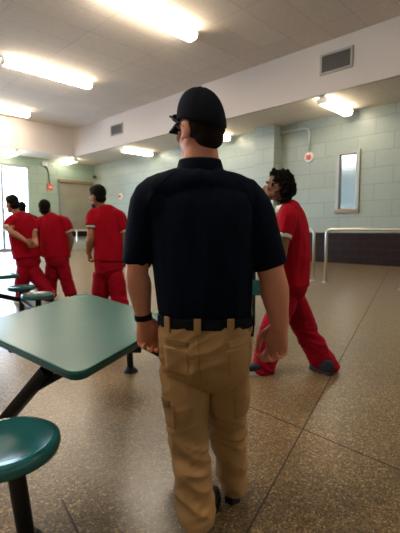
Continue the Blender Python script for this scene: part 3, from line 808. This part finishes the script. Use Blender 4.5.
# belt and loops
cen = R(J(205.5, 317.5, Y0)); 
def band(name, cen, ra, rb, h_, th, m, parent, ex=2.5, n=64):
    bm = bmesh.new(); R4 = []
    for dz, k in ((-h_/2, 0), (-h_/2, th), (h_/2, th), (h_/2, 0)):
        vs = []
        for i in range(n):
            a = 2*math.pi*i/n; ca, sa = math.cos(a), math.sin(a); e = 2/ex
            vs.append(bm.verts.new(cen + bs*math.copysign(abs(ca)**e, ca)*(ra+k) + bf*math.copysign(abs(sa)**e, sa)*(rb+k) + V((0, 0, dz))))
        R4.append(vs)
    for a, b in zip(R4, R4[1:]+R4[:1]):
        for i in range(n): bm.faces.new((a[i], a[(i+1) % n], b[(i+1) % n], b[i]))
    return new_obj(name, bm, m, parent, ang=.6)
belt = band('belt', cen, .1885, .137, .040, .006, 'belt_leather', t)
bb = bvh_of(belt)
for px in (167, 197.5, 230.5):
    q = [R(J(px-3.4, 312, Y0-.13)), R(J(px+3.4, 312, Y0-.13)), R(J(px+3.6, 325, Y0-.13)), R(J(px-3.6, 325, Y0-.13))]
    ww = .0135; c0 = R(J(px, 312, Y0-.13)); hpt = bb.ray_cast(V((c0.x, c0.y-1, cen.z)), V((0, 1, 0)))
    if hpt[0] is None: continue
    bm = bmesh.new(); nn = hpt[1]*1 if hpt[1].y < 0 else -hpt[1]
    sx = V((0, 0, 1)).cross(nn).normalized(); c_ = hpt[0]
    M = Matrix.Translation(c_+nn*.003) @ Matrix((( sx.x, nn.x, 0, 0), (sx.y, nn.y, 0, 0), (sx.z, nn.z, 1, 0), (0, 0, 0, 1)))
    box(bm, (-ww, -.004, -.034), (ww, .004, .026), .002, M=M); new_obj('belt_loop', bm, 'khaki', t)
tb = bvh_of(tr_)
def tq(*pp): return [R(J(px, py, Y0)) for px, py in pp]
seam('centre_seam', tb, tq((198.5, 326), (199, 345), (201, 365), (207, 388)), 'khaki_dark', t)
o_ = patch('back_pocket', tb, tq((166, 331), (190, 333), (189, 338), (165, 336)), 'khaki_dark', t, th=.0015); 
o_ = patch('pocket_flap', tb, tq((224, 332), (250, 326), (250, 333), (226, 338)), 'khaki_light', t, th=.003); o_['label'] = 'pale pocket flap'
patch('back_pocket', tb, tq((166, 338.5), (189, 340.5), (190, 366), (168, 364)), 'khaki', t, th=.0010)
patch('back_pocket', tb, tq((224, 340), (248, 336), (248, 362), (226, 364)), 'khaki', t, th=.0010)
patch('cargo_pocket', tb, tq((163, 392), (176, 394), (177, 418), (166, 418)), 'khaki', t, th=.004)
patch('cargo_pocket', tb, tq((233, 392), (246, 390), (245, 416), (234, 418)), 'khaki', t, th=.004)
patch('pocket_flap', tb, tq((164, 390), (172, 391), (172, 398), (166, 400)), 'khaki_dark', t, th=.0075)
bm = bmesh.new(); sp = R(J(251, 316, Y0-.06)); tube(bm, [sp, sp+V((.010, -.004, -.03)), sp+V((.006, -.004, -.08)), sp+V((-.003, 0, -.055)), sp+V((-.006, 0, -.01))], .0035, n=8, sub=5)
new_obj('key_strap', bm, 'belt_leather', t, smooth=True)
# wrist band
wl, el = R(off['wrL']), R(off['elL']); d_ = (wl-el).normalized(); c_ = wl-d_*.012
bm = bmesh.new(); loft(bm, [c_-d_*.012, c_+d_*.012], [(.037, .032)]*2, side=bs, n=24, sub=1, endk=.08); o_ = new_obj('wrist_band', bm, 'belt_leather', t, ang=.6); o_['label'] = 'black wrist band'
# shoes
hL = onz(200, 535, 0)-V((.02, 1.62, 0)); hR = onz(233, 501, 0)-V((.02, 1.62, 0))
shoe(t, (hL.x, hL.y+.02), math.radians(-14), .30, 'shoe_black', 'sole_dark'); shoe(t, (hR.x, hR.y+.05), math.radians(-4), .30, 'shoe_black', 'sole_dark')
# baseball cap
S = HM
bm = bmesh.new(); n = 48; rings = []
cz = .030; CH = .131
for k in range(0, 13):
    ph = math.radians(90*k/12); row = []
    for i in range(n):
        a = 2*math.pi*i/n
        zl = -.046*math.cos(ph)*max(0, -math.sin(a)) + .012*math.cos(ph)*max(0, math.sin(a))       # lower at the back
        x = .0905*math.cos(a)*math.cos(ph)**.70; y = -.013+.111*math.sin(a)*math.cos(ph)**.70; z = cz + CH*math.sin(ph)**.95 + zl
        row.append(bm.verts.new(S @ V((x, y, z))))
    rings.append(row)
for a, b in zip(rings, rings[1:]):
    for i in range(n): bm.faces.new((a[i], a[(i+1) % n], b[(i+1) % n], b[i]))
bmesh.ops.remove_doubles(bm, verts=bm.verts, dist=.0002)
o_ = new_obj('cap_crown', bm, 'cap_cloth', t, smooth=True); cm = o_.modifiers.new('s', 'SOLIDIFY'); cm.thickness = .004; cm.offset = -1; crown = o_
bm = bmesh.new(); ell(bm, (0, -.012, cz+CH+.0015), (.0075, .0075, .0045), S); new_obj('cap_button', bm, 'cap_cloth', crown, smooth=True)
for q in range(6):
    a = math.radians(60*q+90); P_ = []
    for k in range(1, 12):
        ph = math.radians(90*k/12); zl = -.046*math.cos(ph)*max(0, -math.sin(a)) + .012*math.cos(ph)*max(0, math.sin(a))
        P_.append(S @ V((.0910*math.cos(a)*math.cos(ph)**.70, -.013+.1116*math.sin(a)*math.cos(ph)**.70, cz+CH*1.004*math.sin(ph)**.95+zl)))
    bm = bmesh.new(); tube(bm, P_, .0012, n=6); new_obj('panel_seam', bm, 'cap_cloth', crown, smooth=True)
bm = bmesh.new(); g0, g1 = [], []
for j_ in range(7):
    r0, r1 = [], []
    for i in range(15):
        a = math.radians(18 + 144*i/14); u = j_/6
        x = .092*math.cos(a)*(1+u*.02*0); y = -.012+.108*math.sin(a) + u*.075*math.sin(a)**.6
        z = cz + .012*math.sin(a) - .004 - u*.018 - 1.9*(x*x) * (.3+u*.7) + .006
        r0.append(bm.verts.new(S @ V((x, y, z)))); r1.append(bm.verts.new(S @ V((x, y, z-.004))))
    g0.append(r0); g1.append(r1)
for j_ in range(6):
    for i in range(14):
        bm.faces.new((g0[j_][i], g0[j_][i+1], g0[j_+1][i+1], g0[j_+1][i])); bm.faces.new((g1[j_][i], g1[j_][i+1], g1[j_+1][i+1], g1[j_+1][i]))
for i in range(14):
    bm.faces.new((g0[0][i], g0[0][i+1], g1[0][i+1], g1[0][i])); bm.faces.new((g0[6][i], g0[6][i+1], g1[6][i+1], g1[6][i]))
for j_ in range(6):
    bm.faces.new((g0[j_][0], g0[j_+1][0], g1[j_+1][0], g1[j_][0])); bm.faces.new((g0[j_][14], g0[j_+1][14], g1[j_+1][14], g1[j_][14]))
new_obj('cap_brim', bm, 'cap_cloth', t, smooth=True)
# sunglasses pushed up over the brim
bm = bmesh.new()
for s in (-1, 1): loft(bm, [S @ V((s*.034, .104, .068)), S @ V((s*.034, .109, .068))], [(.026, .016)]*2, side=S.to_3x3() @ V((1, 0, 0)), n=18, sub=1, ex=2.8, endk=.2)
sg = new_obj('sunglasses', bm, 'lens', t, ang=.6)
bm = bmesh.new()
for s in (-1, 1): tube(bm, [S @ V((s*.062, .102, .070)), S @ V((s*.086, .082, .062)), S @ V((s*.098, .03, .036)), S @ V((s*.091, -.012, .006)), S @ V((s*.084, -.034, -.014))], .0035, n=8, sub=5)
tube(bm, [S @ V((-.008, .108, .070)), S @ V((.008, .108, .070))], .003, n=8)
new_obj('glasses_frame', bm, 'belt_leather', sg, smooth=True)

# ---- men in red uniforms
def inmate(px_head, Y, Hd, **kw): pass
YI = 3.45
r1 = dict(root=(.80, 3.45, 0), label='man in red uniform with long dark curly hair, striding left beyond the navy sleeve', skin='skin_brown', voxel=.0075,
    yaw=math.radians(62), head_yaw=math.radians(72), tilt=math.radians(8), head=J(277, 187, YI), neck=J(285, 206, YI), chest=J(291, 228, YI), waist=J(292, 262, YI), pelvis=J(291, 285, YI),
    shL=J(289, 216, YI-.17), slL=J(285, 234, YI-.20), elL=J(283, 248, YI-.20), wrL=J(276, 277, YI-.22), hdL=(-.1, .1, -1), hnL=(.3, .9, 0),
    shR=J(290, 216, YI+.20), slR=J(287, 238, YI+.22), elR=J(284, 247, YI+.22), wrR=J(276, 272, YI+.20), hdR=(-.2, 0, -1), hnR=(.3, -.9, 0),
    hipL=J(287, 298, YI-.06), knL=J(272, 330, YI-.04), anL=J(261, 364, YI-.04), cfL=J(262, 371, YI-.03),
    hipR=J(293, 298, YI+.06), knR=J(307, 334, YI+.04), anR=J(327, 368, YI+.02), cfR=J(329, 371, YI+.02),
    pw=.165, pd=.125, rt=.098, rk=.092, rc=.088, trouser_top=J(292, 268, YI), arm=.98,
    torso=[(J(291, 284, YI), .185, .150), (J(292, 262, YI), .180, .140), (J(292, 238, YI), .185, .135), (J(291, 220, YI), .180, .118), (J(289, 210, YI), .140, .090), (J(286.5, 204, YI), .080, .070)],
    rs=.070, re=.062, cuffs=True, shirt_fold=.007, trouser_mat='inmate_red_trousers', shirt_mat='inmate_red', wrinkle=2.0)
t, HM, R, *_ = person(r1); hair(t, HM, 'long', 'hair_dark', .94)
a = onz(259, 374, 0)-V(r1['root']); shoe(t, (a.x+.02, a.y), math.radians(84), .27, 'shoe_blue', 'sole_white')
a = onz(328, 376, 0)-V(r1['root']); shoe(t, (a.x+.01, a.y+.05), math.radians(34), .22, 'shoe_blue', 'sole_dark')

YI = 5.2
r3 = dict(root=(-1.17, 5.2, 0), label='man in red uniform just left of the navy sleeve, dark hair and beard', skin='skin_tan', voxel=.009,
    yaw=math.radians(22), head_yaw=math.radians(52), tilt=math.radians(-6), hk=1.1, head=J(97.5, 197, YI), neck=J(103, 210, YI), chest=J(107, 228, YI), waist=J(109, 252, YI), pelvis=J(109, 268, YI),
    shL=J(93, 215, YI-.06), slL=J(92, 226, YI-.10), elL=J(91, 237, YI-.12), wrL=J(88.5, 253, YI-.04), hdL=(.02, .15, -1), hnL=(1, .2, 0),
    shR=J(119, 216, YI), slR=J(124, 230, YI), elR=J(126, 240, YI), wrR=J(126, 258, YI+.05), hdR=(0, .15, -1), hnR=(-1, 0, 0),
    hipL=J(102, 275, YI), knL=J(100, 297, YI+.05), anL=J(98, 318, YI-.02), cfL=J(98, 316, YI-.02),
    hipR=J(115, 275, YI), knR=J(119, 297, YI-.02), anR=J(124, 320, YI-.1), cfR=J(124, 318, YI-.1),
    pw=.18, pd=.125, rt=.108, rk=.098, rc=.09, trouser_top=J(109, 254, YI), arm=1.22,
    torso=[(J(109.5, 260, YI), .195, .150), (J(109.5, 249, YI), .190, .145), (J(108, 232, YI), .205, .140), (J(106.5, 218, YI), .200, .125), (J(105, 211.5, YI), .150, .095), (J(103.5, 206.5, YI), .080, .070)],
    rs=.080, re=.078, cuffs=True, shirt_fold=.007, trouser_mat='inmate_red_trousers', shirt_mat='inmate_red', wrinkle=2.0)
t, HM, R, *_ = person(r3); hair(t, HM, 'short', 'hair_dark', 1.13)
bm = bmesh.new(); ell(bm, (0, .050, -.088), (.054, .055, .040), HM); ell(bm, (0, .086, -.110), (.028, .024, .022), HM); solidify_remesh('beard', bm, 'hair_short', t, .006, 2)
for s_ in ('L', 'R'):
    a = V(r3['an'+s_])-V(r3['root']); shoe(t, (a.x, a.y), math.radians(25), .27, 'shoe_blue', 'sole_white')

YI = 7.2
r2 = dict(root=(-2.5, 7.2, 0), label='man in red uniform seen from behind, second from left, arms hanging', skin='skin_brown', voxel=.011,
    yaw=math.radians(5), head_yaw=math.radians(8), head=J(45, 209, YI), neck=J(48.5, 216, YI), chest=J(52.5, 230, YI), waist=J(55.5, 248, YI), pelvis=J(57.8, 262, YI),
    shL=J(40.5, 222, YI), slL=J(36.5, 233, YI-.02), elL=J(36, 243, YI-.04), wrL=J(37, 256, YI), hdL=(.05, .1, -1), hnL=(1, 0, 0),
    shR=J(64.5, 221, YI), slR=J(69.5, 230.5, YI), elR=J(71, 239, YI), wrR=J(69.5, 252, YI+.06), hdR=(0, .1, -1), hnR=(-1, 0, 0),
    hipL=J(52.3, 267, YI), knL=J(50.8, 281, YI+.02), anL=J(49.8, 296, YI), cfL=J(49.8, 295.5, YI),
    hipR=J(62.8, 267, YI), knR=J(66.8, 281, YI+.02), anR=J(70.8, 295, YI), cfR=J(70.8, 294.5, YI),
    pw=.20, pd=.13, rt=.115, rk=.105, rc=.10, trouser_top=J(55.5, 252, YI), arm=1.15,
    torso=[(J(56, 256, YI), .245, .150), (J(55.5, 248, YI), .240, .145), (J(54, 236, YI), .235, .14), (J(52.5, 224, YI), .22, .125), (J(50.5, 219, YI), .160, .10), (J(49, 214.5, YI), .085, .075)],
    rs=.085, re=.08, cuffs=True, shirt_fold=.008, trouser_mat='inmate_red_trousers', shirt_mat='inmate_red', wrinkle=2.0, hk=1.16)
t, HM, R, *_ = person(r2); hair(t, HM, 'short', 'hair_dark', 1.22)
for s_, y_ in (('L', 12), ('R', -5)):
    a = V(r2['an'+s_])-V(r2['root']); shoe(t, (a.x, a.y), math.radians(y_), .27, 'shoe_blue', 'sole_dark')

YI = 6.75
r0 = dict(root=(-2.9, 6.75, 0), label='man in red uniform at far left, hands clasped behind his back', skin='skin_tan', voxel=.011,
    yaw=math.radians(48), head_yaw=math.radians(60), tilt=math.radians(-8), hk=1.14, head=J(12, 204.5, YI), neck=J(18, 215, YI), chest=J(22, 230, YI), waist=J(26, 250, YI), pelvis=J(28, 262, YI),
    shL=J(12, 221, YI-.14), slL=J(8, 227, YI-.22), elL=J(10, 231, YI-.28), wrL=J(27, 241.5, YI-.30), hdL=(1, -.1, -.2), hnL=(.2, -1, 0),
    shR=J(31, 220, YI+.1), slR=J(33, 230, YI+.05), elR=J(35, 240, YI-.04), wrR=J(36, 245, YI-.22), hdR=(-1, -.3, -.1), hnR=(0, -1, 0),
    hipL=J(25, 268, YI-.05), knL=J(22, 284, YI), anL=J(23, 300, YI), cfL=J(23, 299, YI),
    hipR=J(31, 268, YI+.05), knR=J(41, 282, YI), anR=J(51, 298, YI), cfR=J(51, 298, YI),
    pw=.19, pd=.13, rt=.115, rk=.105, rc=.095, trouser_top=J(27, 252, YI), arm=1.1,
    torso=[(J(27.5, 257, YI), .225, .170), (J(26, 248, YI), .225, .165), (J(24, 235, YI), .235, .155), (J(22, 224, YI), .22, .135), (J(20, 218, YI), .160, .10), (J(18, 213.5, YI), .085, .075)],
    rs=.085, re=.075, cuffs=True, shirt_fold=.008, trouser_mat='inmate_red_trousers', shirt_mat='inmate_red', wrinkle=2.0)
t, HM, R, *_ = person(r0); hair(t, HM, 'short', 'hair_dark', 1.18)
for s_, y_ in (('L', 60), ('R', 50)):
    a = V(r0['an'+s_])-V(r0['root']); shoe(t, (a.x, a.y), math.radians(y_), .27, 'shoe_blue', 'sole_white')

YI = 8.6
r4 = dict(root=(-3.6, 8.6, 0), label='person in dark navy clothes mostly hidden behind the two leftmost red uniforms', skin='skin_brown', voxel=.012,
    yaw=math.radians(35), head_yaw=math.radians(50), head=J(21.5, 208, YI), neck=J(24.5, 215, YI), chest=J(28, 226, YI), waist=J(30, 242, YI), pelvis=J(30, 252, YI),
    shL=J(22, 219, YI-.1), slL=J(20, 229, YI-.1), elL=J(20, 234, YI-.1), wrL=J(20, 246, YI), hdL=(0, .1, -1), hnL=(1, 0, 0),
    shR=J(36, 220, YI+.08), slR=J(39, 230, YI+.1), elR=J(40, 235, YI+.1), wrR=J(40, 246, YI+.1), hdR=(0, .1, -1), hnR=(-1, 0, 0),
    hipL=J(27, 256, YI), knL=J(27, 268, YI), anL=J(26, 280, YI), cfL=J(26, 279, YI),
    hipR=J(34, 256, YI), knR=J(35, 268, YI), anR=J(36, 280, YI), cfR=J(36, 279, YI),
    pw=.18, pd=.13, rt=.10, rk=.09, rc=.08, trouser_top=J(30, 244, YI),
    torso=[(J(30, 248, YI), .20, .14), (J(30, 240, YI), .20, .14), (J(29, 230, YI), .21, .14), (J(28, 221, YI), .19, .12), (J(26.5, 217.5, YI), .14, .09), (J(25, 214, YI), .08, .07)],
    rs=.08, re=.07, shirt_fold=.007, trouser_mat='cap_cloth', shirt_mat='cap_cloth')
t, HM, R, *_ = person(r4); hair(t, HM, 'short', 'hair_dark')
for s_ in ('L', 'R'):
    a = V(r4['an'+s_])-V(r4['root']); shoe(t, (a.x, a.y), math.radians(35), .27, 'shoe_black', 'sole_dark')
for o in C.objects:
    if '_o' in o: del o['_o']

# ------------------------------------------------------------------ daylight
w = bpy.data.worlds.new('World'); bpy.context.scene.world = w; w.use_nodes = True
bg = w.node_tree.nodes['Background']; bg.inputs[0].default_value = (.62, .80, 1.0, 1); bg.inputs[1].default_value = 9.0

# ------------------------------------------------------------------ camera
cam = bpy.data.cameras.new('camera'); co = bpy.data.objects.new('camera', cam); C.objects.link(co)
co.location = (0, 0, CAMH); co.rotation_euler = (math.pi/2-PITCH, 0, YAW)
cam.sensor_fit = 'HORIZONTAL'; cam.sensor_width = 36; cam.lens = FPX/400*36; cam.clip_start = .05; cam.clip_end = 200
cam.dof.use_dof = True; cam.dof.focus_distance = 1.75; cam.dof.aperture_fstop = 6.3
sc = bpy.context.scene; sc.camera = co
sc.view_settings.view_transform = 'Standard'; sc.view_settings.look = 'None'; sc.view_settings.gamma = 1; sc.view_settings.use_curve_mapping = False
sc.view_settings.exposure = .82
